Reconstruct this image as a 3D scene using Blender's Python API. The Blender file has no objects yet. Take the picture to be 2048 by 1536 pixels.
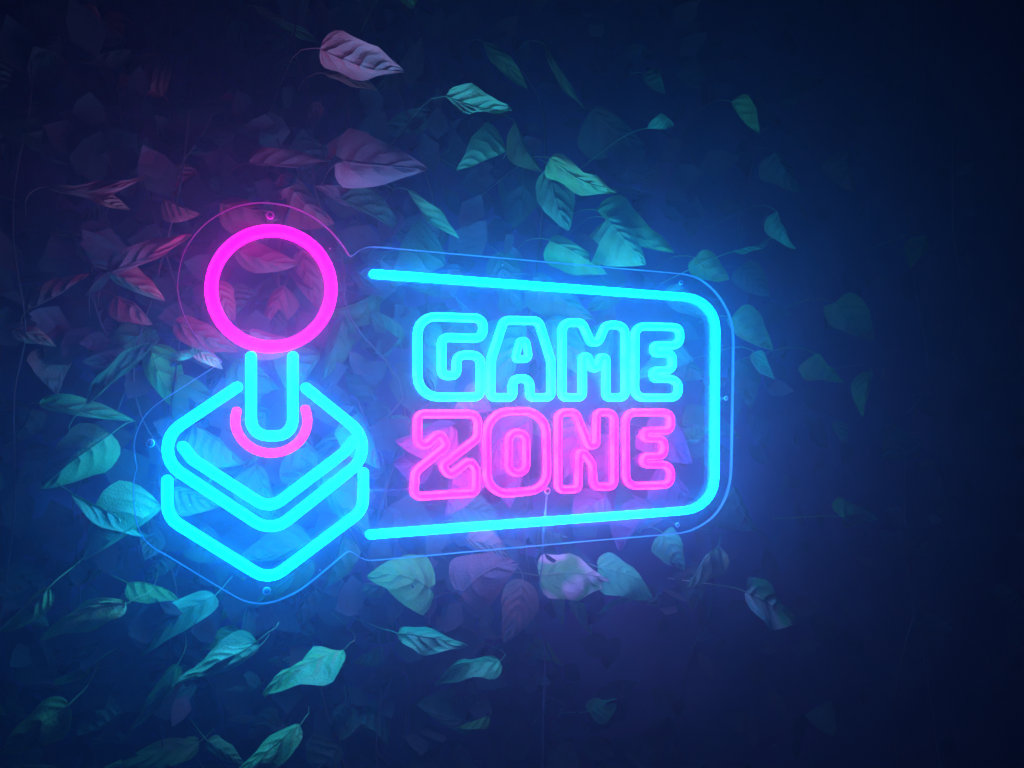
import bpy, math, random
from mathutils import Vector, Matrix, noise
random.seed(7)
sc = bpy.context.scene
R = math.radians

# ------------------------------------------------------------------ camera
F_PX, YAW, PITCH, DIST = 1537.0, R(25.0), R(1.35), 0.95
fwd = Vector((math.sin(YAW) * math.cos(PITCH), math.cos(YAW) * math.cos(PITCH), math.sin(PITCH)))
right = Vector((math.cos(YAW), -math.sin(YAW), 0.0))
up = right.cross(fwd)
CAM = -DIST * fwd
cd = bpy.data.cameras.new('camera')
cam = bpy.data.objects.new('camera', cd)
sc.collection.objects.link(cam)
cam.matrix_world = Matrix.Translation(CAM) @ Matrix((right, up, -fwd)).transposed().to_4x4()
cd.sensor_width = 36.0
cd.lens = F_PX / 2048 * 36.0
cd.clip_start, cd.clip_end = 0.01, 50.0
cd.dof.use_dof = True
cd.dof.focus_distance = 0.92
cd.dof.aperture_fstop = 5.6
sc.camera = cam

# ------------------------------------------------------------------ world, exposure
w = bpy.data.worlds.new('World')
sc.world = w
w.use_nodes = True
bg = w.node_tree.nodes['Background']
bg.inputs[0].default_value = (0.60, 0.35, 0.35, 1)
bg.inputs[1].default_value = 0.0006
sc.view_settings.view_transform = 'Standard'
sc.view_settings.look = 'None'
sc.view_settings.exposure = 0.0
sc.view_settings.gamma = 1.0
cy = sc.cycles
cy.use_denoising = True
cy.use_light_tree = True
cy.max_bounces = 5
cy.diffuse_bounces = 2
cy.glossy_bounces = 2
cy.transmission_bounces = 3
cy.volume_bounces = 0
cy.transparent_max_bounces = 24
cy.sample_clamp_indirect = 4.0
cy.caustics_reflective = False
cy.caustics_refractive = False

CYAN = (0.0, 23.0, 90.0)
PINK = (10.0, 0.0, 7.0)
HAZE_DENSITY, HAZE_G = 0.185, 0.83

# ------------------------------------------------------------------ helpers
def at(px, py, y=0.0):
    """point of the plane at depth y (parallel to the sign) seen at pixel px,py"""
    d = fwd + right * ((px - 1024) / F_PX) + up * ((768 - py) / F_PX)
    return CAM + d * ((y - CAM.y) / d.y)

def mm_per_px(px, py, y=0.0):
    return (at(px, py + 1, y) - at(px, py, y)).length

def link(name, me, parent=None):
    o = bpy.data.objects.new(name, me)
    sc.collection.objects.link(o)
    if parent: o.parent = parent
    return o

def mesh_obj(name, verts, faces, mat, parent=None, smooth=True, uv=None, attr=None):
    me = bpy.data.meshes.new(name)
    me.from_pydata([tuple(v) for v in verts], [], faces)
    if mat: me.materials.append(mat)
    if smooth:
        me.polygons.foreach_set('use_smooth', [True] * len(me.polygons))
    if uv:
        l = me.uv_layers.new(name='UVMap')
        for lp in me.loops:
            l.data[lp.index].uv = uv[lp.vertex_index]
    if attr:
        for k, vals in attr.items():
            a = me.attributes.new(k, 'FLOAT', 'POINT')
            a.data.foreach_set('value', vals)
    me.update()
    return link(name, me, parent)

def thing(name, label, cat, loc=(0, 0, 0), group=None):
    o = link(name, None)
    o.location = loc
    o['label'] = label; o['category'] = cat
    if group: o['group'] = group
    return o

def new_mat(name):
    m = bpy.data.materials.new(name)
    m.use_nodes = True
    nt = m.node_tree
    nt.nodes.clear()
    return m, nt, nt.nodes, nt.links

def N(nodes, t, **kw):
    n = nodes.new(t)
    for k, v in kw.items():
        if k.startswith('i_'):
            n.inputs[int(k[2:])].default_value = v
        else:
            setattr(n, k, v)
    return n

# ------------------------------------------------------------------ materials
def tube_mat(name, core, shoulder, blotch):
    """glowing silicone: light strip along the middle, milky side walls, LEDs slightly uneven along it"""
    m, nt, ns, lk = new_mat(name)
    out = N(ns, 'ShaderNodeOutputMaterial')
    em = N(ns, 'ShaderNodeEmission')
    em.inputs[1].default_value = 1.0
    a = N(ns, 'ShaderNodeAttribute', attribute_name='across')
    ramp = N(ns, 'ShaderNodeValToRGB')
    ramp.color_ramp.interpolation = 'EASE'
    ramp.color_ramp.elements[0].position = 0.25
    ramp.color_ramp.elements[1].position = 0.60
    ramp.color_ramp.elements[0].color = (0, 0, 0, 1)
    ramp.color_ramp.elements[1].color = (1, 1, 1, 1)
    lk.new(a.outputs['Fac'], ramp.inputs[0])
    geo = N(ns, 'ShaderNodeNewGeometry')
    nz = N(ns, 'ShaderNodeTexNoise')
    nz.inputs['Scale'].default_value = 42.0
    nz.inputs['Detail'].default_value = 1.0
    lk.new(geo.outputs['Position'], nz.inputs['Vector'])
    mr = N(ns, 'ShaderNodeMapRange')
    mr.inputs[1].default_value = 0.42; mr.inputs[2].default_value = 0.62
    mr.inputs[3].default_value = 1.0; mr.inputs[4].default_value = 1.0 - blotch
    lk.new(nz.outputs[0], mr.inputs[0])
    mu = N(ns, 'ShaderNodeMath', operation='MULTIPLY')
    lk.new(ramp.outputs[0], mu.inputs[0]); lk.new(mr.outputs[0], mu.inputs[1])
    mix = N(ns, 'ShaderNodeMix', data_type='RGBA')
    mix.inputs[6].default_value = (*core, 1)
    mix.inputs[7].default_value = (*shoulder, 1)
    lk.new(mu.outputs[0], mix.inputs[0])
    lk.new(mix.outputs[2], em.inputs[0])
    lk.new(em.outputs[0], out.inputs[0])
    m.cycles.emission_sampling = 'FRONT'
    return m

def s(c): return tuple(c)
M_CYAN = tube_mat('cyan_neon', CYAN, (0.012, CYAN[1], CYAN[2]), 0.1)
M_CYAN_FRAME = tube_mat('cyan_frame_neon', tuple(c * .62 for c in CYAN), (0.012, CYAN[1] * .62, CYAN[2] * .62), 0.1)
M_CYAN_BASE = tube_mat('cyan_base_neon', tuple(c * .42 for c in CYAN), (0.012, CYAN[1] * .52, CYAN[2] * .52), 0.1)
M_CYAN_LETTER = tube_mat('cyan_letter_neon', (0.004, CYAN[1] * .34, CYAN[2] * .24), (0.07, CYAN[1] * .34, CYAN[2] * .24), 0.5)
M_PINK = tube_mat('pink_neon', (PINK[0] * 1.5, 0, PINK[2] * 1.2), (PINK[0] * 1.5, 0.025, PINK[2] * 1.3), 0.1)
M_PINK_LETTER = tube_mat('pink_letter_neon', (PINK[0] * 1.7, 0.0, PINK[2] * 1.2), (PINK[0] * 1.7, 0.17, PINK[2] * 1.2), 0.45)
M_PINK_COLLAR = tube_mat('pink_collar_neon', (PINK[0], 0.008, PINK[2]), (PINK[0], 0.02, PINK[2]), 0.3)

def panel_mat():
    m, nt, ns, lk = new_mat('clear_acrylic')
    out = N(ns, 'ShaderNodeOutputMaterial')
    tr = N(ns, 'ShaderNodeBsdfTransparent')
    tr.inputs[0].default_value = (0.96, 0.97, 0.98, 1)
    gl = N(ns, 'ShaderNodeBsdfGlossy')
    gl.inputs['Roughness'].default_value = 0.12
    df = N(ns, 'ShaderNodeBsdfDiffuse')
    df.inputs[0].default_value = (0.7, 0.75, 0.8, 1)
    fr = N(ns, 'ShaderNodeFresnel'); fr.inputs[0].default_value = 1.45
    mfac = N(ns, 'ShaderNodeMath', operation='MULTIPLY'); mfac.inputs[1].default_value = 0.35
    lk.new(fr.outputs[0], mfac.inputs[0])
    m1 = N(ns, 'ShaderNodeMixShader')
    lk.new(mfac.outputs[0], m1.inputs[0]); lk.new(tr.outputs[0], m1.inputs[1]); lk.new(gl.outputs[0], m1.inputs[2])
    # a film of dust and fine scratches
    nz = N(ns, 'ShaderNodeTexNoise'); nz.inputs['Scale'].default_value = 9.0; nz.inputs['Detail'].default_value = 5.0
    tc = N(ns, 'ShaderNodeTexCoord')
    lk.new(tc.outputs['Object'], nz.inputs['Vector'])
    mr = N(ns, 'ShaderNodeMapRange'); mr.inputs[1].default_value = .35; mr.inputs[2].default_value = .75
    mr.inputs[3].default_value = 0.004; mr.inputs[4].default_value = 0.03
    lk.new(nz.outputs[0], mr.inputs[0])
    m2 = N(ns, 'ShaderNodeMixShader')
    lk.new(mr.outputs[0], m2.inputs[0]); lk.new(m1.outputs[0], m2.inputs[1]); lk.new(df.outputs[0], m2.inputs[2])
    lk.new(m2.outputs[0], out.inputs[0])
    return m

def simple(name, col, rough=.5, metal=0.0, transl=0.0, alpha=1.0):
    m, nt, ns, lk = new_mat(name)
    out = N(ns, 'ShaderNodeOutputMaterial')
    p = N(ns, 'ShaderNodeBsdfPrincipled')
    p.inputs['Base Color'].default_value = (*col, 1)
    p.inputs['Roughness'].default_value = rough
    p.inputs['Metallic'].default_value = metal
    nz = N(ns, 'ShaderNodeTexNoise'); nz.inputs['Scale'].default_value = 300.0
    bp = N(ns, 'ShaderNodeBump'); bp.inputs[0].default_value = 0.1
    lk.new(nz.outputs[0], bp.inputs['Height']); lk.new(bp.outputs[0], p.inputs['Normal'])
    last = p.outputs[0]
    if transl:
        t = N(ns, 'ShaderNodeBsdfTranslucent'); t.inputs[0].default_value = (*col, 1)
        mx = N(ns, 'ShaderNodeMixShader'); mx.inputs[0].default_value = transl
        lk.new(last, mx.inputs[1]); lk.new(t.outputs[0], mx.inputs[2]); last = mx.outputs[0]
    if alpha < 1:
        t = N(ns, 'ShaderNodeBsdfTransparent')
        mx = N(ns, 'ShaderNodeMixShader'); mx.inputs[0].default_value = alpha
        lk.new(t.outputs[0], mx.inputs[1]); lk.new(last, mx.inputs[2]); last = mx.outputs[0]
    lk.new(last, out.inputs[0])
    return m

M_PANEL = panel_mat()
M_EDGE = simple('polished_acrylic_edge', (0.55, 0.57, 0.6), .25, transl=.35)
M_SCREW = simple('steel', (0.22, 0.22, 0.24), .3, metal=.8)
M_WASHER = simple('bright_steel', (0.85, 0.86, 0.88), .35, metal=.3)
M_WIRE = simple('clear_wire', (0.62, 0.65, 0.70), .3, alpha=.3)
M_STEM = simple('green_stem', (0.06, 0.08, 0.04), .6)

def leaf_mat(name, base, vein, transl=.12, rough=.42, bump=.8, pale=None):
    m, nt, ns, lk = new_mat(name)
    out = N(ns, 'ShaderNodeOutputMaterial')
    uv = N(ns, 'ShaderNodeUVMap'); uv.uv_map = 'UVMap'
    sep = N(ns, 'ShaderNodeSeparateXYZ'); lk.new(uv.outputs[0], sep.inputs[0])
    # v is 0 on the midrib, 1 on the rim; side veins run forward at an angle
    def math_(op, a, b=None, clamp=False):
        n = N(ns, 'ShaderNodeMath', operation=op); n.use_clamp = clamp
        for k, x in ((0, a), (1, b)):
            if x is None: continue
            if isinstance(x, (int, float)): n.inputs[k].default_value = x
            else: lk.new(x, n.inputs[k])
        return n.outputs[0]
    v = math_('ABSOLUTE', sep.outputs[1])
    tc = N(ns, 'ShaderNodeTexCoord')
    oi = N(ns, 'ShaderNodeObjectInfo')
    wob = N(ns, 'ShaderNodeTexNoise'); wob.inputs['Scale'].default_value = 30.0
    lk.new(tc.outputs['Object'], wob.inputs['Vector'])
    ph = math_('SUBTRACT', sep.outputs[0], math_('MULTIPLY', math_('POWER', v, 1.25), 0.34))
    ph = math_('ADD', math_('MULTIPLY', ph, math_('ADD', math_('MULTIPLY', oi.outputs['Random'], 2.0), 3.8)), math_('MULTIPLY', wob.outputs[0], 1.3))
    fr = math_('FRACT', ph)
    d = math_('ABSOLUTE', math_('SUBTRACT', fr, 0.5))
    side = math_('SUBTRACT', 1.0, math_('MULTIPLY', d, 14.0), True)
    side = math_('MULTIPLY', side, math_('SUBTRACT', 1.15, v, True))
    mid = math_('SUBTRACT', 1.0, math_('MULTIPLY', v, 14.0), True)
    veins = math_('MAXIMUM', side, mid)
    vor = N(ns, 'ShaderNodeTexVoronoi', feature='DISTANCE_TO_EDGE'); vor.inputs['Scale'].default_value = 260.0
    lk.new(tc.outputs['Object'], vor.inputs['Vector'])
    fine = math_('SUBTRACT', 1.0, math_('MULTIPLY', vor.outputs[0], 5.0), True)
    blot = N(ns, 'ShaderNodeTexNoise'); blot.inputs['Scale'].default_value = 38.0; blot.inputs['Detail'].default_value = 6.0
    lk.new(tc.outputs['Object'], blot.inputs['Vector'])
    c1 = N(ns, 'ShaderNodeMix', data_type='RGBA')
    c1.inputs[6].default_value = (*[x * .62 for x in base], 1)
    c1.inputs[7].default_value = (*[min(1, x * 1.3) for x in base], 1)
    lk.new(blot.outputs[0], c1.inputs[0])
    if pale:      # broad pale patches painted for mixed pink and cyan light
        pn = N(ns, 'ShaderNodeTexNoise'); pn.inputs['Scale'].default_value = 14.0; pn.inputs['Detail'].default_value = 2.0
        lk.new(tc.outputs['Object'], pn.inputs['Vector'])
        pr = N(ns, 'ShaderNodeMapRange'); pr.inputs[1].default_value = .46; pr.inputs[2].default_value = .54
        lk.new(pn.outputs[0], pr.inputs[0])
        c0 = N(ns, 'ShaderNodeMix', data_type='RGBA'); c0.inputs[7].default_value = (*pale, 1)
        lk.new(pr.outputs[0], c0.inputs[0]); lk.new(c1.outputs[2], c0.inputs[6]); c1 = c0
    c2 = N(ns, 'ShaderNodeMix', data_type='RGBA'); c2.inputs[7].default_value = (*vein, 1)
    lk.new(math_('MULTIPLY', math_('MAXIMUM', veins, math_('MULTIPLY', fine, .3)), .5), c2.inputs[0])
    lk.new(c1.outputs[2], c2.inputs[6])
    hs = N(ns, 'ShaderNodeHueSaturation')
    lk.new(c2.outputs[2], hs.inputs['Color'])
    lk.new(math_('ADD', math_('MULTIPLY', oi.outputs['Random'], .06), .47), hs.inputs['Hue'])
    lk.new(math_('ADD', math_('MULTIPLY', oi.outputs['Random'], .5), .7), hs.inputs['Value'])
    # quilted relief: veins sunk, tissue between them raised
    quilt = math_('MULTIPLY', math_('SINE', math_('MULTIPLY', fr, math.pi)), math_('SUBTRACT', 1.0, v, True))
    h = math_('ADD', math_('MULTIPLY', quilt, -1.0), math_('MULTIPLY', fine, -0.10))
    h = math_('ADD', h, math_('MULTIPLY', blot.outputs[0], 0.5))
    h = math_('ADD', h, math_('MULTIPLY', mid, 0.5))
    bp = N(ns, 'ShaderNodeBump'); bp.inputs['Strength'].default_value = bump; bp.inputs['Distance'].default_value = 0.004
    lk.new(h, bp.inputs['Height'])
    p = N(ns, 'ShaderNodeBsdfPrincipled')
    p.inputs['Roughness'].default_value = rough
    p.inputs['Specular IOR Level'].default_value = 0.22
    lk.new(hs.outputs[0], p.inputs['Base Color']); lk.new(bp.outputs[0], p.inputs['Normal'])
    t = N(ns, 'ShaderNodeBsdfTranslucent'); lk.new(hs.outputs[0], t.inputs[0]); lk.new(bp.outputs[0], t.inputs[1])
    mx = N(ns, 'ShaderNodeMixShader'); mx.inputs[0].default_value = transl
    lk.new(p.outputs[0], mx.inputs[1]); lk.new(t.outputs[0], mx.inputs[2])
    lk.new(mx.outputs[0], out.inputs[0])
    return m

LM = {  # tones of one climber; several carry the light of their place in colour
    'w': leaf_mat('pink_lit_leaf', (0.62, 0.42, 0.28), (0.75, 0.5, 0.36), rough=.5),  # red raised in the colour for leaves under pink light
    'z': leaf_mat('magenta_glow_leaf', (0.22, 0.08, 0.16), (0.30, 0.13, 0.22)),  # magenta glow of the lower word put into the leaf colour
    'v': leaf_mat('mixed_light_leaf', (0.07, 0.50, 0.10), (0.30, 0.60, 0.25), pale=(0.78, 0.72, 0.50)),  # pale part of the colour stands for pink and cyan light mixing
    's': leaf_mat('deep_foliage', (0.06, 0.11, 0.07), (0.08, 0.14, 0.08), bump=.15),  # colour darkened for the shade deep in the climber
    'm': leaf_mat('olive_leaf', (0.22, 0.16, 0.09), (0.30, 0.22, 0.13)),
    'n': leaf_mat('shaded_leaf', (0.03, 0.19, 0.055), (0.05, 0.26, 0.08)),  # darker copy of the green leaf, its shade put into the colour
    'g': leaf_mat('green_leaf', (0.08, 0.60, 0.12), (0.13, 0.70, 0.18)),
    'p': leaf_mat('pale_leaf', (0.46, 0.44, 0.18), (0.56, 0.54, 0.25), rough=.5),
    'd': leaf_mat('dark_leaf', (0.03, 0.11, 0.035), (0.05, 0.15, 0.05)),  # darkest copy, dimness of far leaves put into the colour
}

# ------------------------------------------------------------------ setting: backdrop wall added to catch the sign's glow
def wall_mat():
    m, nt, ns, lk = new_mat('glow_backdrop_blue')
    out = N(ns, 'ShaderNodeOutputMaterial')
    p = N(ns, 'ShaderNodeBsdfPrincipled'); p.inputs['Roughness'].default_value = .95
    p.inputs['Specular IOR Level'].default_value = .1
    nz = N(ns, 'ShaderNodeTexNoise'); nz.inputs['Scale'].default_value = 5.0; nz.inputs['Detail'].default_value = 9.0
    tc = N(ns, 'ShaderNodeTexCoord'); lk.new(tc.outputs['Object'], nz.inputs['Vector'])
    r = N(ns, 'ShaderNodeValToRGB')
    r.color_ramp.elements[0].position = .35; r.color_ramp.elements[0].color = (0.055, 0.065, 0.10, 1)  # bluish tone picked to strengthen the blue glow
    r.color_ramp.elements[1].position = .7; r.color_ramp.elements[1].color = (0.15, 0.155, 0.22, 1)
    lk.new(nz.outputs[0], r.inputs[0]); lk.new(r.outputs[0], p.inputs['Base Color'])
    bp = N(ns, 'ShaderNodeBump'); bp.inputs['Distance'].default_value = .02
    lk.new(nz.outputs[0], bp.inputs['Height']); lk.new(bp.outputs[0], p.inputs['Normal'])
    lk.new(p.outputs[0], out.inputs[0])
    return m

WALL_Y = 0.17
nx, nz_ = 90, 60
V, Fc = [], []
for j in range(nz_ + 1):
    for i in range(nx + 1):
        x = -1.8 + 5.4 * i / nx; z = -1.5 + 3.0 * j / nz_
        V.append((x, WALL_Y + 0.015 * noise.noise(Vector((x * 4, z * 4, 3.1))), z))
for j in range(nz_):
    for i in range(nx):
        a = j * (nx + 1) + i
        Fc.append((a, a + 1, a + nx + 2, a + nx + 1))
wall = mesh_obj('glow_backdrop', V, Fc, wall_mat())  # added surface; sign light on it makes the blue background glow
wall['label'] = 'added bluish backdrop wall that catches the glow of the sign'; wall['category'] = 'wall'

# ------------------------------------------------------------------ neon sign
def fillet(pts, closed):
    """pts (x, y[, r]) in pixels -> dense polyline with rounded corners"""
    n = len(pts); out = []
    for i, p in enumerate(pts):
        r = p[2] if len(p) > 2 else 0
        P = Vector(p[:2])
        if (not closed and i in (0, n - 1)) or r <= 0:
            out.append(P); continue
        A = Vector(pts[i - 1][:2]); B = Vector(pts[(i + 1) % n][:2])
        a = (A - P); b = (B - P); la, lb = a.length, b.length
        a.normalize(); b.normalize()
        ang = math.acos(max(-1, min(1, a.dot(b))))
        t = r / math.tan(ang / 2)
        t = min(t, la * .5, lb * .5)
        r2 = t * math.tan(ang / 2)
        k = max(3, int((math.pi - ang) / R(14)))
        c = P + (a + b).normalized() * (r2 / math.sin(ang / 2))
        s0 = P + a * t - c; s1 = P + b * t - c
        th = math.atan2(s0.x * s1.y - s0.y * s1.x, s0.dot(s1))
        for q in range(k + 1):
            x = th * q / k
            out.append(c + Vector((s0.x * math.cos(x) - s0.y * math.sin(x), s0.x * math.sin(x) + s0.y * math.cos(x))))
    res = [out[0]]
    for p in out[1:]:
        if (p - res[-1]).length > 0.4: res.append(p)
    if closed and (res[0] - res[-1]).length < 0.4: res.pop()
    return res

# profile of the LED flex, x across, y out of the panel, third: 0 middle .. 1 side
PROF = [(-.5, 0, 1), (-.5, .42, 1), (-.44, .62, .85), (-.30, .80, .5), (-.12, .90, .15), (.12, .90, .15),
        (.30, .80, .5), (.44, .62, .85), (.5, .42, 1), (.5, 0, 1)]
PANEL_T = 0.004

def tube(name, px_pts, width, mat, parent, closed=False, label=None):
    zoff = -0.6 * width
    P = [at(p.x, p.y, zoff) for p in px_pts]
    Q = [Vector((p.x, p.z)) for p in P]
    if not closed:                       # subdivide long ends a little for rounded caps
        pass
    n = len(Q); verts, faces, acr = [], [], []
    np_ = len(PROF)
    def ring(c, nrm, wscale, hscale):
        for (a, h, t) in PROF:
            q = c + nrm * (a * width * wscale)
            verts.append((q.x, -h * width * hscale - 0.0004, q.y)); acr.append(t)
    stations = []
    for i in range(n):
        if closed:
            d0 = (Q[i] - Q[i - 1]).normalized(); d1 = (Q[(i + 1) % n] - Q[i]).normalized()
        else:
            d0 = (Q[i] - Q[i - 1]).normalized() if i else (Q[1] - Q[0]).normalized()
            d1 = (Q[i + 1] - Q[i]).normalized() if i < n - 1 else d0
        d = (d0 + d1)
        d = d.normalized() if d.length > 1e-6 else d0
        nrm = Vector((-d.y, d.x))
        stations.append((Q[i], nrm, d, 1 / max(.6, d.dot(d1))))
    if not closed:
        c, nr, d, _ = stations[0]
        for k in range(4):
            x = R(90) * (k + .35) / 4.35
            ring(c - d * width * .5 * math.cos(x) + d * width * .0, nr, math.sin(x), .55 + .45 * math.sin(x))
    for c, nr, d, m in stations:
        ring(c, nr, m, 1)
    if not closed:
        c, nr, d, _ = stations[-1]
        for k in range(3, -1, -1):
            x = R(90) * (k + .35) / 4.35
            ring(c + d * width * .5 * math.cos(x), nr, math.sin(x), .55 + .45 * math.sin(x))
    nr_ = len(verts) // np_
    for i in range(nr_ if closed else nr_ - 1):
        a, b = i * np_, ((i + 1) % nr_) * np_
        for k in range(np_):
            k2 = (k + 1) % np_
            faces.append((a + k, a + k2, b + k2, b + k))
    if not closed:
        faces.append(tuple(range(np_ - 1, -1, -1)))
        faces.append(tuple((nr_ - 1) * np_ + k for k in range(np_)))
    o = mesh_obj(name, verts, faces, mat, parent, attr={'across': acr})
    me = o.data
    # outward normals
    import bmesh
    bm = bmesh.new(); bm.from_mesh(me); bmesh.ops.recalc_face_normals(bm, faces=bm.faces); bm.to_mesh(me); bm.free()
    if label: o['label'] = label
    return o

sign = thing('neon_sign', 'glowing cyan and pink arcade joystick sign reading GAME ZONE on a clear panel', 'neon sign')

def catmull(pts, k=5):
    n = len(pts); out = []
    for i in range(n):
        p0, p1, p2, p3 = (Vector(pts[(i + q) % n]) for q in (-1, 0, 1, 2))
        for s_ in range(k):
            t = s_ / k
            # centripetal-ish: keep tight where points are close
            m1 = (p2 - p0) * .5; m2 = (p3 - p1) * .5
            L = (p2 - p1).length
            for mm in (m1, m2):
                if mm.length > L: mm *= L / mm.length
            out.append((2 * t**3 - 3 * t**2 + 1) * p1 + (t**3 - 2 * t**2 + t) * m1 + (-2 * t**3 + 3 * t**2) * p2 + (t**3 - t**2) * m2)
    return out

OUTLINE = [(440.5, 722), (436, 717), (412, 699), (386, 666), (365, 625), (356, 590), (354.6, 560), (365, 510), (387, 471), (422, 437), (466, 414),
           (500, 406), (530, 404), (578, 411), (625, 432), (662, 461), (688, 492), (698, 508), (702, 511), (707, 509), (717, 501), (730, 495), (745, 492.5),
           (765, 493.6), (960, 511), (1170, 529.5), (1355, 545.8), (1374, 548.5), (1400, 557), (1432, 583), (1456, 620), (1466, 652), (1468.5, 690), (1466.5, 820), (1464, 940),
           (1460, 972), (1448, 1006), (1426, 1036), (1394, 1057), (1362, 1067), (1150, 1086), (940, 1105), (755, 1121.5), (737, 1122), (722, 1117),
           (710, 1109.5), (704, 1105.5), (698, 1104.5), (692, 1107.5), (684, 1114), (622.8, 1165), (596, 1184), (572, 1196), (548, 1205), (520.7, 1208.6), (491, 1204), (466, 1192),
           (396.8, 1151), (331, 1111), (305, 1096), (284, 1074), (271, 1040), (266.5, 1000), (266.2, 965), (269, 949), (272.5, 936), (270, 921), (267, 893),
           (272, 866), (286, 836), (309, 811), (349, 784), (390, 757.5), (430, 732), (439, 726.5), (441.5, 724)]
# every other tight point pair is smoothed
out_px = catmull(OUTLINE, 4)
outP = [at(p.x, p.y, 0.0) for p in out_px]
out2 = [Vector((p.x, p.z)) for p in outP]
n = len(out2)
inn2 = []
for i in range(n):
    d = (out2[(i + 1) % n] - out2[i - 1]).normalized()
    nr = Vector((d.y, -d.x))
    inn2.append((out2[i], nr))
# orientation test
area = sum(out2[i].x * out2[(i + 1) % n].y - out2[(i + 1) % n].x * out2[i].y for i in range(n))
sg = -1 if area > 0 else 1
EDGE_W = 0.0009
inner = [p + nr * EDGE_W * sg for p, nr in inn2]
# backing panel faces
from mathutils.geometry import tessellate_polygon
tess = tessellate_polygon([[Vector((p.x, p.y, 0)) for p in inner]])
V = [(p.x, 0, p.y) for p in inner] + [(p.x, PANEL_T, p.y) for p in inner]
Fc = [tuple(t) for t in tess] + [tuple(i + n for i in reversed(t)) for t in tess]
panel = mesh_obj('backing_panel', V, Fc, M_PANEL, sign, smooth=False)
# polished rim: a rounded bead that catches the light
V, Fc = [], []
mid_ = [p + nr * EDGE_W * sg * .5 for p, nr in inn2]
rows = [(out2, .0004), (out2, -.0004), (mid_, -.0010), (inner, -.0005), (inner, PANEL_T + .0003), (out2, PANEL_T - .0004)]
for ps, yy in rows:
    for p in ps: V.append((p.x, yy, p.y))
nr_ = len(rows)
for i in range(n):
    j = (i + 1) % n
    for a in range(nr_):
        b = (a + 1) % nr_
        Fc.append((a * n + i, a * n + j, b * n + j, b * n + i))
mesh_obj('panel_edge', V, Fc, M_EDGE, panel)

# joystick
ringpts = [Vector((543.5 + 120.5 * math.cos(R(a)), 576.5 + 116.8 * math.sin(R(a)))) for a in range(0, 360, 8)]
tube('joystick_ball', ringpts, 0.0122, M_PINK, sign, True, 'pink ring of the joystick ball')
tube('joystick_stick', fillet([(503, 713), (503, 872, 33), (587, 872, 33), (587, 713)], False), 0.0104, M_CYAN_BASE, sign, False, 'cyan U shaped joystick shaft')
arc = [Vector((543.5 + 72.5 * math.cos(R(a)), 841 + 65.5 * math.sin(R(a)))) for a in range(-20, 202, 9)]
tube('joystick_collar', arc, 0.0088, M_PINK_COLLAR, sign, False, 'small pink arc round the shaft foot')
tube('base_top_outline', fillet([(475, 774), (289.5, 898.7, 57), (544.3, 1066.6, 56), (760.6, 894.8, 57), (613.6, 776)], False), 0.0105, M_CYAN_BASE, sign, False, 'cyan diamond outline open behind the shaft')
tube('base_top_chevron', fillet([(366, 894), (388, 921, 28), (540, 1019, 40), (689, 906, 28), (709, 882)], False), 0.0104, M_CYAN_BASE, sign, False, 'cyan inner chevron')
tube('base_bottom_outline', fillet([(334.5, 962), (335, 1036, 48), (539, 1163, 48), (728.5, 1020, 42), (728.5, 946)], False), 0.0105, M_CYAN_BASE, sign, False, 'cyan lower edge of the joystick base')
tube('frame_tube', fillet([(749, 547), (1434.5, 598, 64), (1432, 1017.5, 66), (742, 1070)], False), 0.0094, M_CYAN_FRAME, sign, False, 'cyan rounded frame round the lettering')
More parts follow.
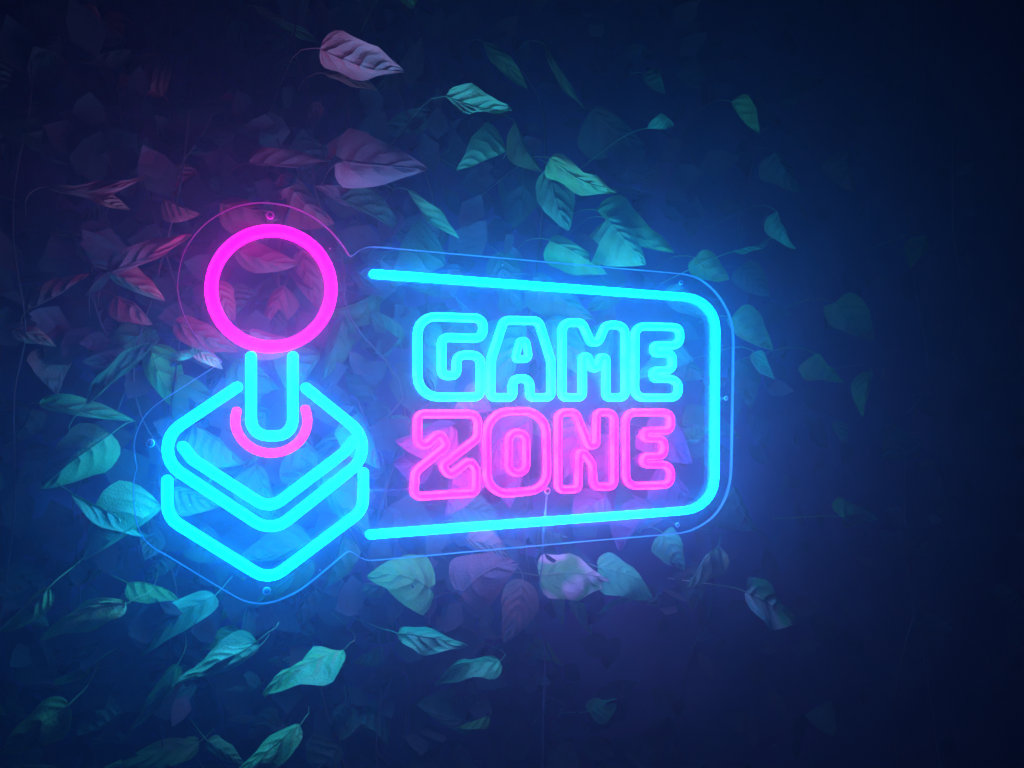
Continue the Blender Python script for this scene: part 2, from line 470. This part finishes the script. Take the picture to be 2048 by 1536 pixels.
LET = {
 'cyan letter G': (M_CYAN_LETTER, [[(837, 632, 34), (968, 636, 17), (967.5, 677, 17), (885, 674, 14), (885, 751, 12), (915, 751, 11), (915, 710, 15), (963, 710, 17), (963, 794, 14), (837, 794, 42)]]),
 'cyan letter A': (M_CYAN_LETTER, [[(1010, 640, 13), (1079, 641, 14), (1104, 722, 30), (1104, 794.5, 10), (1062, 795, 9), (1061, 757, 14), (1027.5, 757, 14), (1027, 795, 9), (983, 795, 10), (984, 718, 30)],
                   [(1032, 718.5, 5), (1060, 718.5, 9), (1054, 681, 10), (1041, 681, 9)]]),
 'cyan letter M': (M_CYAN_LETTER, [[(1126.5, 644.5, 17), (1166, 645, 13), (1191, 701, 11), (1214, 649, 15), (1252, 650, 18), (1253, 795, 12), (1214, 795, 9), (1214, 715, 6), (1203, 715, 5), (1192, 748, 7), (1177, 713, 5), (1167, 713, 6), (1167, 795, 10), (1126, 795, 11)]]),
 'cyan letter E': (M_CYAN_LETTER, [[(1272, 652, 19), (1362, 654, 14), (1362, 691, 15), (1310, 690, 7.5), (1310, 706, 7.5), (1347, 706, 13), (1347, 741, 13), (1309, 741, 8), (1309, 757.5, 8), (1359, 757.5, 18), (1359, 795.5, 16), (1271.5, 795.5, 19)]]),
 'pink letter Z': (M_PINK_LETTER, [[(836.5, 828, 13), (957, 828, 17), (957.5, 876, 20), (886, 931, 8), (900, 952, 9), (942, 920, 14), (954, 940, 12), (953, 986, 11), (829, 994, 12), (832, 944, 20), (895, 892, 10), (882, 864, 10), (851, 893, 10), (837, 883, 12)]]),
 'pink letter O': (M_PINK_LETTER, [[(974, 824, 46), (1094, 821, 46), (1096, 979, 38), (976, 992, 40)], [(1019, 865.5, 17), (1054, 865.5, 17), (1054, 946, 17), (1018, 946, 17)]]),
 'pink letter N': (M_PINK_LETTER, [[(1118, 825, 14), (1153, 825, 13), (1180, 893, 6), (1194, 889, 7), (1195, 825, 10), (1230, 825, 14), (1230, 974, 12), (1189, 974, 11), (1186, 927, 22), (1169, 905, 6), (1160, 905, 6), (1158, 979, 10), (1118, 980, 11)]]),
 'second pink letter E': (M_PINK_LETTER, [[(1253, 825, 19), (1344, 825, 15), (1344, 862, 14), (1290, 862, 8), (1290, 877.5, 8), (1330, 877.5, 13), (1330, 913.5, 14), (1288, 913.5, 8), (1288, 929, 8), (1344, 929, 18), (1344, 970, 17), (1254, 973, 21)]]),
}
LW = 0.0098
for lab, (mat, loops) in LET.items():
    lab = lab.replace('second ', '')
    w_ = LW if 'cyan' in lab else LW * .90
    o = tube('letter_tube', fillet(loops[0], True), w_, mat, sign, True, lab)
    for lp in loops[1:]:
        tube('counter_tube', fillet(lp, True), w_ * (.82 if 'A' in lab else .95), mat, o, True)

# screws with washers
def lathe(name, prof, c, mat, parent, k=16):
    V, Fc = [], []
    for (r, y) in prof:
        for i in range(k):
            a = 2 * math.pi * i / k
            V.append((c.x + r * math.cos(a), c.y + y, c.z + r * math.sin(a)))
    for j in range(len(prof) - 1):
        for i in range(k):
            Fc.append((j * k + i, j * k + (i + 1) % k, (j + 1) * k + (i + 1) % k, (j + 1) * k + i))
    Fc.append(tuple(range((len(prof) - 1) * k, len(prof) * k)))
    return mesh_obj(name, V, Fc, mat, parent)
for px, py in ((540, 430.5), (1361, 565.5), (1451, 796.5), (1354, 1049.5), (300, 886), (533, 1182), (1094, 982)):
    c = at(px, py, 0)
    sz = 1.0 if px not in (1361, 1451, 1354) else .8
    wsh = lathe('washer', [(.0030 * sz, -.0004), (.0042 * sz, -.0006), (.0044 * sz, -.0012), (.0038 * sz, -.0020), (.0030 * sz, -.0016), (.0028 * sz, -.0004)], c, M_WASHER, sign, 20)
    lathe('screw', [(.0019 * sz, .012), (.0019 * sz, -.0004), (.0021 * sz, -.0006), (.0020 * sz, -.0022), (.0012 * sz, -.0026), (.0011 * sz, -.0018)], c, M_SCREW, wsh, 10)

def wire(name, pts3, r, mat, parent, k=6, taper=None):
    V, Fc = [], []
    n = len(pts3)
    for i, p in enumerate(pts3):
        d = (pts3[min(i + 1, n - 1)] - pts3[max(i - 1, 0)]).normalized()
        a = d.cross(Vector((0.13, .9, .31))).normalized(); b = d.cross(a)
        rr = r * (taper(i / (n - 1)) if taper else 1)
        for q in range(k):
            t = 2 * math.pi * q / k
            V.append(p + (a * math.cos(t) + b * math.sin(t)) * rr)
    for i in range(n - 1):
        for q in range(k):
            Fc.append((i * k + q, i * k + (q + 1) % k, (i + 1) * k + (q + 1) % k, (i + 1) * k + q))
    return mesh_obj(name, V, Fc, mat, parent)

def smooth3(P, k=5):
    out = []
    for i in range(len(P) - 1):
        p0, p1, p2, p3 = P[max(i - 1, 0)], P[i], P[i + 1], P[min(i + 2, len(P) - 1)]
        for q in range(k):
            t = q / k
            out.append(.5 * ((2 * p1) + (p2 - p0) * t + (2 * p0 - 5 * p1 + 4 * p2 - p3) * t * t + (3 * p1 - p0 - 3 * p2 + p3) * t**3))
    return out + [P[-1]]

# connecting wires on the panel
for pts in ([(862, 800), (855, 812), (851, 822)], [(1066, 798), (1059, 808), (1052, 819)], [(1196, 979), (1208, 985), (1214, 1001), (1215, 1030)],
            [(736, 983), (775, 980), (823, 977)], [(736, 979), (770, 980), (800, 981)], [(484, 840), (494, 838), (503, 839)], [(618, 812), (625, 807), (632, 802)],
            [(343, 962), (352, 957), (358, 953)], [(407, 968), (418, 964), (424, 956)], [(1098, 886), (1108, 890), (1113, 893)], [(898, 585), (915, 600), (940, 622)],
            [(1125, 803), (1128, 814), (1130, 822)], [(722, 548), (728, 540), (738, 536)]):
    wire('lead_wire', smooth3([at(x, y, -0.0008) for x, y in pts], 4), .00032, M_WIRE, sign, 5)
# power cable behind the panel, hanging down
wire('power_cable', smooth3([at(1094, 982, .008), at(1091, 1020, .010), at(1087, 1060, .012), at(1084, 1130, .03), at(1078, 1180, .05), at(1084, 1260, .07), at(1090, 1330, .08), at(1086, 1430, .08), at(1085, 1600, .09)], 6), .0013, M_WIRE, sign, 8)
# fishing-line the sign hangs by
wire('hanging_line', smooth3([at(541, 424, .004), at(527, 398, .02), at(505, 360, .05), at(480, 315, .09), at(473, 255, .12)], 5), .00035, M_WIRE, sign, 5)

# specks of dust on the panel
rs = random.Random(3)
V, Fc = [], []
for px, py in [(1375, 843), (1368, 989), (1310, 1018), (1443, 690), (640, 1140), (505, 860), (460, 457), (660, 497), (1180, 1030), (700, 860), (900, 1040), (380, 1010), (1005, 530)]:
    c = at(px, py, 0); r = rs.uniform(.0004, .0009); a = len(V)
    V += [(c.x + r * math.cos(q), -.0003, c.z + r * math.sin(q)) for q in (0, 1.1, 2.3, 3.3, 4.4, 5.3)] + [(c.x, -.0003 - r * .6, c.z)]
    Fc += [(a + q, a + (q + 1) % 6, a + 6) for q in range(6)]
du = mesh_obj('dust', V, Fc, M_WASHER, panel); du['kind'] = 'stuff'

# ------------------------------------------------------------------ climbing plant
plant = thing('climbing_plant', 'dense dark climber whose leaves catch cyan and pink light behind the sign', 'climbing plant', (0, 0, 0))
SIGN_C = [at(560, 830), at(800, 800), at(1050, 800), at(1300, 800), at(543, 577)]

def leaf(bx, by, tx, ty, wpx, dep=0.06, lit=.35, kind='g', fold=.25, curl=.12, dz=0.0, twist=0.0, name='leaf', shape=0, label=None, asym=None, fix=False, ragged=.04, nu=14, nv=8):
    far_off = min((c - (at(bx, by) + at(tx, ty)) * .5).length for c in SIGN_C) > .235
    if fix: pass
    elif far_off and lit >= .5: dep -= .05                     # reaching forward past the sign's plane
    elif dep < .03 and (lit >= .4 or fold < .1): dep += .045
    B = at(bx, by, dep); T = at(tx, ty, dep + dz)
    L = T - B; ln = L.length; l = L.normalized()
    mid = (B + T) * .5
    near = min(SIGN_C, key=lambda c: (c - mid).length)
    view = (CAM - mid).normalized()
    tos = (near + Vector((0, -.05, 0)) - mid).normalized()
    nrm = view * (1 - lit) + tos * lit
    nrm = (nrm - l * nrm.dot(l)).normalized()
    side = l.cross(nrm).normalized()
    if twist:
        m = Matrix.Rotation(twist, 3, l); nrm = m @ nrm; side = m @ side
    vp = (view - l * view.dot(l)).normalized()
    cosr = max(.35, abs(vp.dot(nrm)))
    hw = wpx * mm_per_px((bx + tx) / 2, (by + ty) / 2, dep) * .5 / cosr
    V, UV, Fc = [], [], []
    rnd = random.Random(int(bx * 7 + by * 13 + tx))
    seed = Vector((rnd.random() * 50, rnd.random() * 50, 0))
    if asym is None: asym = rnd.choice((0, 0, .55, -.55, .75, -.75))
    fv = rnd.choice((.8, 1.6, 2.4, 3.0))
    cur = curl * rnd.choice((1, 1, 1, .5)); bend = (rnd.random() - .5) * .16
    for i in range(nu + 1):
        t = .5 - .5 * math.cos(math.pi * i / nu)
        if shape == 0:      # ovate, pointed
            prof = (math.sin(math.pi * min(1, t ** .62 * 1.0)) ** .72) if 0 < t < 1 else 0
            prof *= (1 - .25 * t)
            prof /= .90
        elif shape == 1:    # heart shaped
            prof = ((1 - t) ** .75) * (min(1, (t + .02) / .16) ** .5) * 1.25
        else:               # lance
            prof = math.sin(math.pi * t ** .85) ** .9 if 0 < t < 1 else 0
        if shape == 1 and t == 0: prof = .18
        for j in range(nv + 1):
            v = -1 + 2 * j / nv
            av = abs(v)
            wob = 1 + ragged * 3 * noise.noise(seed + Vector((t * 5, v * 1.5, 0)))
            x = t
            if shape == 1: x = t - .10 * av * (1 - t) ** 3       # lobes reach back past the stalk
            p = B + l * (x * ln) + side * (v * hw * prof * wob * (1 - (asym if v > 0 else 0) + (asym * .35 if v < 0 < asym else 0)) * (1 + (asym if v < 0 and asym < 0 else 0) - (asym * .35 if v > 0 and asym < 0 else 0)) + bend * ln * math.sin(math.pi * t))
            # fold along the midrib, curl along the length, ripples at the rim
            z = -(fold * fv) * av ** 1.3 * hw * prof
            z -= cur * ln * (4 * (t - .45) ** 2)
            z += .05 * ln * av ** 2 * math.sin(t * 11 + v * 2 + seed.x) * prof
            q = t * 6.5 - .34 * 6.5 * av ** 1.25
            z += .005 * ln * math.cos(2 * math.pi * q) * math.sin(math.pi * av) * (1 if 0 < t < 1 else 0)
            z += .06 * ln * noise.noise(seed + Vector((t * 3, v * 1.5, 7)))
            p = p + nrm * z
            V.append(p); UV.append((t, v))
    for i in range(nu):
        for j in range(nv):
            a = i * (nv + 1) + j
            Fc.append((a, a + 1, a + nv + 2, a + nv + 1))
    # stalk running back into the climber
    c0 = (nu + 1) * (nv + 1)
    base = V[nv // 2]
    sl = .014 + .02 * rnd.random()
    ctrl = [base, base - l * sl * .35 + Vector((0, .008, 0)), base - l * sl * .8 + Vector((0, .035, -.004)), Vector((base.x, max(base.y + .05, .13), base.z - .02)) - l * sl]
    for i, p in enumerate(smooth3(ctrl, 2)):
        for q in range(3):
            a = q * 2.094
            V.append(p + (side * math.cos(a) + nrm * math.sin(a)) * .0007); UV.append((0.5, 0.0))
    for i in range(6):
        for q in range(3):
            Fc.append((c0 + i * 3 + q, c0 + i * 3 + (q + 1) % 3, c0 + i * 3 + 3 + (q + 1) % 3, c0 + i * 3 + 3 + q))
    o = mesh_obj(name, V, Fc, LM[kind], plant, uv=UV)
    if label: o['label'] = label
    return o

D = dict
L_ = [
 # ---- above the sign
 (640, 108, 808, 158, 78, D(fix=True, asym=0, fold=0.1, dep=-0.04, lit=0.6, kind='w', shape=0, label='wrinkled pale leaf')),
 (648, 150, 756, 186, 26, D(dep=.02, lit=.4, kind='p', shape=2)),
 (505, 12, 645, 92, 26, D(dep=.10, lit=.2, kind='g', shape=2)),
 (798, -32, 822, 18, 48, D(dep=.0, lit=.5, shape=0)),
 (893, 196, 1026, 226, 58, D(asym=0.6, dep=-.03, lit=.5, shape=0, fold=.08, curl=.16)),
 (965, 85, 1055, 182, 34, D(dep=.10, shape=2)),
 (1088, 95, 1162, 218, 16, D(dep=.08, shape=2, lit=.5)),
 (690, 325, 858, 342, 106, D(fix=True, fold=0.1, asym=0, dep=0.03, lit=0.42, kind='w', shape=1, label='broad pale leaf with strong veins')),
 (1028, 245, 1084, 345, 38, D(dep=.06, shape=2, lit=.5)),
 (1020, 305, 924, 346, 50, D(dep=.06, shape=0, lit=.4)),
 (1050, 305, 1022, 455, 96, D(kind='n', dep=.10, shape=0, lit=.3)),
 (1098, 335, 1136, 462, 82, D(asym=0, dep=.03, shape=0, lit=.4)),
 (1098, 328, 1232, 400, 52, D(asym=-0.3, dep=-.01, lit=.6, shape=0, label='bright green leaf')),
 (812, 385, 914, 484, 38, D(dep=.02, shape=2, lit=.6, fold=.5)),
 (680, 400, 806, 474, 62, D(kind='n', dep=.07, shape=0, lit=.35)),
 (1185, 225, 1294, 300, 86, D(kind='n', dep=0.08, shape=0, lit=.4)),
 (1298, 262, 1352, 258, 28, D(dep=.03, shape=0, lit=.6)),
 (1462, 205, 1516, 270, 44, D(dep=.03, shape=0, lit=.7)),
 (1385, 150, 1460, 70, 84, D(kind='d', dep=.11, lit=.3)),
 (1360, 150, 1430, 180, 60, D(kind='d', dep=.11, lit=.3)),
 (1548, 308, 1604, 388, 46, D(kind='n', dep=.06, lit=.55)),
 (1695, 295, 1712, 385, 44, D(kind='d', dep=.1, lit=.5)),
 (1552, 425, 1590, 500, 28, D(dep=.04, lit=.6)),
 (1474, 507, 1552, 484, 10, D(dep=.04, lit=.6, shape=2)),
 (1850, 470, 1822, 532, 34, D(fix=True, kind='g', dep=0.0, lit=0.6)),
 (1196, 430, 1352, 518, 62, D(dep=-.005, lit=.55, label='bright green folded leaf', fold=.45)),
 (1215, 440, 1292, 532, 92, D(dep=.04, lit=.4)),
 (1102, 486, 1218, 556, 58, D(dep=.012, lit=.5)),
 (1392, 520, 1462, 566, 58, D(dep=.06, lit=.4)),
 (1290, 150, 1330, 190, 40, D(dep=.11)),
 (960, 255, 900, 300, 30, D(dep=.11)),
 (1240, 330, 1320, 360, 70, D(kind='d', dep=.11)),
 (1300, 390, 1260, 470, 60, D(kind='d', dep=.11)),
 # ---- behind the panel, upper half
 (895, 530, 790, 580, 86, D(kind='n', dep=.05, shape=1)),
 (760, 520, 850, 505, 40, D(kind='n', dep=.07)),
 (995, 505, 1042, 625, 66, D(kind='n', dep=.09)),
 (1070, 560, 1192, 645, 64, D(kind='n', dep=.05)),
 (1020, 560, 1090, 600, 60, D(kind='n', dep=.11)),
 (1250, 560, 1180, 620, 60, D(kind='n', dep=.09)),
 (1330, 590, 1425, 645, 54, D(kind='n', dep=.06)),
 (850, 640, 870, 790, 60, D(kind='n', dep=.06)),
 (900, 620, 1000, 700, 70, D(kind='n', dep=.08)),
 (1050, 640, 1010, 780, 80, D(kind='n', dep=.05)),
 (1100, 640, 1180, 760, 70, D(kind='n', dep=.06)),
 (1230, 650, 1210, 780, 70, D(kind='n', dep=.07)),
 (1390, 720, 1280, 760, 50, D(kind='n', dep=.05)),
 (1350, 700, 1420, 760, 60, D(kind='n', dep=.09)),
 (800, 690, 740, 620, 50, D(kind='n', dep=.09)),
 # ---- inside the lower word
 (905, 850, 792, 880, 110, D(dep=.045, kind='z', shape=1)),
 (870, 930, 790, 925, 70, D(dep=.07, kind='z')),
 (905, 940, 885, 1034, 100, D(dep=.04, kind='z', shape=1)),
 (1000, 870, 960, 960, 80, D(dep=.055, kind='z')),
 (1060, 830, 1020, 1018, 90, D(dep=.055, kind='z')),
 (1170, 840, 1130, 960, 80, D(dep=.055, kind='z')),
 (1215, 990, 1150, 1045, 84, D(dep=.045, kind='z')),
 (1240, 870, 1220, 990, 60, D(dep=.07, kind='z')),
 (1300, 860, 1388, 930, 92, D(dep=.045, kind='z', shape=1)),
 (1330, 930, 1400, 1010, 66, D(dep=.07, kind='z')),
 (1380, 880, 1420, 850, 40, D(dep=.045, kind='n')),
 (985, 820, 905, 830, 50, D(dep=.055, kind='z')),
 # ---- left
 (218, 545, 386, 470, 50, D(asym=0.5, dep=-.03, lit=.5, kind='w', fold=.08, curl=.04, label='leaf with bright pink tip')),
 (215, 535, 330, 600, 60, D(dep=.05, lit=.3, kind='p')),
 (232, 590, 308, 644, 40, D(dep=.03, lit=.5, kind='p')),
 (60, 622, 182, 552, 42, D(dep=.04, lit=.5, kind='p')),
 (25, 660, 112, 690, 34, D(dep=.08, kind='p')),
 (88, 380, 298, 360, 28, D(fix=True, fold=0.08, dep=0.03, lit=0.5, kind='w', shape=2)),
 (170, 385, 260, 420, 40, D(dep=.08, kind='p')),
 (176, 810, 324, 680, 46, D(asym=0.5, dep=-.03, lit=.45, shape=2, fold=.05, curl=.04, label='narrow bright cyan leaf')),
 (340, 706, 404, 700, 18, D(dep=.04, lit=.6)),
 (386, 694, 446, 738, 32, D(dep=.01, lit=.5, kind='p')),
 (300, 690, 380, 835, 86, D(dep=.09)),
 (78, 806, 272, 842, 48, D(dep=.07, lit=.45)),
 (225, 872, 82, 984, 118, D(asym=0.3, dep=.0, lit=.4, label='broad rounded leaf with folds', fold=.3)),
 (148, 980, 302, 1064, 24, D(dep=-.01, lit=.5, shape=2, fold=.5)),
 (322, 1012, 165, 1124, 82, D(dep=.03, lit=.4)),
 (258, 1160, 362, 1192, 30, D(dep=.01, lit=.6)),
 (248, 1198, 72, 1270, 62, D(asym=0.4, dep=-.02, lit=.6, label='bright pointed leaf low on the left')),
 (96, 1178, -10, 1268, 52, D(dep=.0, lit=.6)),
 (428, 1190, 276, 1312, 62, D(dep=.06, lit=.4)),
 (515, 1276, 338, 1366, 24, D(dep=-.01, lit=.7, fold=.4, shape=2)),
 (518, 1290, 380, 1358, 52, D(dep=.04, lit=.3)),
 (682, 1286, 518, 1368, 66, D(asym=0.35, dep=-.03, lit=.8, label='brightest leaf below the joystick base', fold=.15)),
 (352, 1330, 252, 1466, 36, D(dep=.04, lit=.5)),
 (132, 1408, -12, 1508, 80, D(dep=.02, lit=.5)),
 (596, 1444, 456, 1542, 56, D(dep=.0, lit=.55, fold=.4)),
 (420, 1480, 500, 1530, 40, D(dep=.08, lit=.5)),
 (398, 1480, 200, 1535, 54, D(dep=.08, lit=.45)),
 (140, 700, 120, 790, 60, D(dep=.11, kind='p')),
 (180, 1330, 90, 1370, 30, D(dep=.1)),
 (100, 460, 170, 520, 50, D(dep=.11, kind='p')),
 (500, 1160, 440, 1240, 50, D(dep=.1)),
 (480, 1260, 400, 1300, 40, D(dep=.1)),
 # ---- joystick
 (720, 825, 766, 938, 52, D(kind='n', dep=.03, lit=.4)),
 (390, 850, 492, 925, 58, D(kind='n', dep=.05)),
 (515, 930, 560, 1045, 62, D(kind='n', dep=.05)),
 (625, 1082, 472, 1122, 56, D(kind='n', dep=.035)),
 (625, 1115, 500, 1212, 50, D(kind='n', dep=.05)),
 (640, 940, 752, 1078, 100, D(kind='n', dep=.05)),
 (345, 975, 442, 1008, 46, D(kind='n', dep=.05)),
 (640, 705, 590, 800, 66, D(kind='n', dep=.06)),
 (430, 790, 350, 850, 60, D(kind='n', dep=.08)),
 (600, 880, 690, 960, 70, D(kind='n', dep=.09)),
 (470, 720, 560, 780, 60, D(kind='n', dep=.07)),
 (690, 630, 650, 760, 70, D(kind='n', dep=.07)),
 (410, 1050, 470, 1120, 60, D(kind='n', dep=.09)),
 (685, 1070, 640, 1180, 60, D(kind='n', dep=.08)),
 # ---- behind the ring
 (470, 500, 600, 530, 60, D(dep=.06, kind='m')),
 (500, 660, 610, 680, 50, D(dep=.05, kind='m')),
 (350, 640, 480, 700, 56, D(dep=.05, kind='m')),
 (600, 500, 640, 620, 60, D(dep=.07, kind='m')),
 (570, 570, 520, 660, 70, D(dep=.09, kind='m')),
 (440, 410, 560, 440, 60, D(dep=.06, kind='m')),
 (500, 330, 664, 330, 50, D(dep=.06, kind='m')),
 (560, 350, 668, 448, 92, D(dep=.08, kind='m')),
 (325, 400, 400, 428, 34, D(dep=.06, kind='m')),
 (430, 560, 470, 640, 50, D(dep=.07, kind='m')),
 # ---- below the sign
 (864, 1172, 742, 1145, 112, D(asym=0, fold=0.1, kind='g', dep=.02, lit=0.4, shape=1)),
 (928, 1178, 1040, 1120, 118, D(asym=0, fold=0.1, dep=.02, lit=.3, shape=1, kind='m')),
 (1080, 1146, 1226, 1158, 92, D(fix=True, asym=0, dep=0.045, lit=0.5, shape=0, fold=0.12, curl=.04, kind='v', label='large leaf half teal half white, pale half painted as light')),
 (1206, 1130, 1320, 1190, 74, D(asym=0, fix=True, dep=0.045, lit=0.5, shape=0)),
 (1436, 1085, 1370, 1168, 54, D(kind='n', dep=.015, lit=.5)),
 (1045, 1160, 1005, 1288, 76, D(kind='m', dep=0.08, lit=.4)),
 (800, 1262, 940, 1285, 48, D(dep=.03, lit=.5)),
 (1002, 1314, 872, 1356, 56, D(dep=.03, lit=.5)),
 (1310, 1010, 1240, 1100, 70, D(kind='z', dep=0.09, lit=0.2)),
 (1105, 1185, 1130, 1252, 38, D(dep=.09)),
 (1150, 1195, 1190, 1275, 28, D(dep=.1)),
 (1498, 1182, 1602, 1238, 74, D(fix=True, asym=0, fold=0.08, dep=-0.03, lit=0.6, kind='v', label='leaf alone low on the right with painted pale light')),
 (1272, 1186, 1200, 1222, 18, D(dep=.05)),
 (980, 1428, 915, 1448, 24, D(dep=.08, lit=.6)),
 (1330, 1070, 1375, 1145, 62, D(dep=.08)),
 (940, 1075, 1034, 1125, 54, D(dep=0.06, kind='m')),
 (1040, 1290, 1130, 1330, 50, D(dep=.11)),
 (1180, 1420, 1240, 1390, 50, D(dep=.11)),
 # ---- right
 (1465, 640, 1548, 705, 74, D(fix=True, kind='g', dep=0.05, lit=0.45)),
 (1508, 708, 1548, 764, 30, D(fix=True, kind='g', dep=0.0, lit=0.6)),
 (1672, 615, 1748, 692, 74, D(fix=True, kind='g', dep=0.0, lit=0.6)),
 (1632, 712, 1688, 768, 44, D(fix=True, kind='g', dep=0.0, lit=0.6)),
 (1740, 740, 1722, 830, 28, D(fix=True, kind='g', dep=0.0, lit=0.6)),
 (1672, 845, 1690, 892, 26, D(kind='n', dep=.06, lit=.55)),
 (1692, 1030, 1766, 1030, 66, D(fix=True, kind='g', dep=0.0, lit=0.6)),
 (1470, 980, 1520, 1070, 66, D(kind='n', dep=.09)),
 (1370, 850, 1500, 880, 70, D(kind='n', dep=.09)),
 (1850, 880, 1775, 910, 70, D(kind='n', dep=.08, lit=.5)),
 (1480, 720, 1500, 820, 60, D(kind='n', dep=.11)),
 (1480, 540, 1540, 600, 60, D(kind='n', dep=.11)),
]
for bx, by, tx, ty, wp, kw in L_:
    leaf(bx, by, tx, ty, wp, **kw)

# the deeper, dimmer leaves of the same climber
rng = random.Random(11)
cnt = 300 - len(L_)
k = 0
while k < cnt:
    x = rng.uniform(-60, 2110) if k % 3 == 0 else rng.uniform(-60, 950); y = rng.uniform(-60, 1600)
    dep = rng.uniform(.085, .13)
    ln = rng.uniform(60, 125)
    a = rng.gauss(R(40), R(45)) if x > 900 else rng.gauss(R(140), R(50))
    dx, dy = math.cos(a) * ln, math.sin(a) * ln * .8
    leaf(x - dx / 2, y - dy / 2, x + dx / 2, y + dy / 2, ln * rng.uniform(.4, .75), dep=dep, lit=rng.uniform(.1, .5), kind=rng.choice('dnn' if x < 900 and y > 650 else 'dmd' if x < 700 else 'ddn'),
         fold=rng.uniform(.1, .4), dz=rng.uniform(-.03, .03), shape=rng.choice((0, 0, 1, 2)), nu=9, nv=6)
    k += 1

# vine stems
for i in range(18):
    x0 = rng.uniform(0, 2000)
    dep = rng.uniform(.08, .14)
    P = []
    x = x0; y = -120
    while y < 1700:
        P.append(at(x, y, dep + rng.uniform(-.015, .015)))
        x += rng.gauss(0, 45); y += rng.uniform(120, 220)
    wire('stem', smooth3(P, 4), rng.uniform(.0009, .0022), M_STEM, plant, 5)

# ------------------------------------------------------------------ thick mass of foliage in front of the wall
V, Fc, UV = [], [], []
rng = random.Random(5)
for i in range(6500):
    c = Vector((rng.uniform(-1.7, 3.4) if i % 4 == 0 else rng.gauss(-.45, .4), rng.uniform(.09, .15), rng.uniform(-1.4, 1.4)))
    q = Matrix.Rotation(rng.uniform(0, 6.28), 3, 'Y') @ Matrix.Rotation(rng.gauss(0, .7), 3, 'X')
    ln = rng.uniform(.03, .07); wd = ln * rng.uniform(.25, .4)
    a = len(V)
    for (u, v, z) in ((0, 0, 0), (.35, -1, .2), (.35, 1, .2), (.7, -.7, .25), (.7, .7, .25), (1, 0, .35), (.4, 0, 0), (.72, 0, .05)):
        V.append(c + q @ Vector((v * wd, -z * wd, u * ln))); UV.append((u, v))
    Fc += [(a, a + 1, a + 6), (a, a + 6, a + 2), (a + 1, a + 3, a + 7, a + 6), (a + 6, a + 7, a + 4, a + 2), (a + 3, a + 5, a + 7), (a + 7, a + 5, a + 4)]
fol = mesh_obj('foliage', V, Fc, LM['s'], plant, uv=UV)
fol['kind'] = 'stuff'

# ------------------------------------------------------------------ haze
m, nt, ns, lk = new_mat('haze')
out = N(ns, 'ShaderNodeOutputMaterial')
pv = N(ns, 'ShaderNodeVolumePrincipled')
pv.inputs['Color'].default_value = (0.34, 0.78, 1.0, 1)
pv.inputs['Density'].default_value = HAZE_DENSITY
pv.inputs['Anisotropy'].default_value = HAZE_G
lk.new(pv.outputs[0], out.inputs['Volume'])
x0, x1, y0, y1, z0, z1 = -1.9, 3.7, -1.05, 0.45, -2.6, 1.6
V = [(x, y, z) for z in (z0, z1) for y in (y0, y1) for x in (x0, x1)]
Fc = [(0, 2, 3, 1), (4, 5, 7, 6), (0, 1, 5, 4), (2, 6, 7, 3), (0, 4, 6, 2), (1, 3, 7, 5)]
hz = mesh_obj('haze', V, Fc, m, smooth=False)
hz['kind'] = 'stuff'
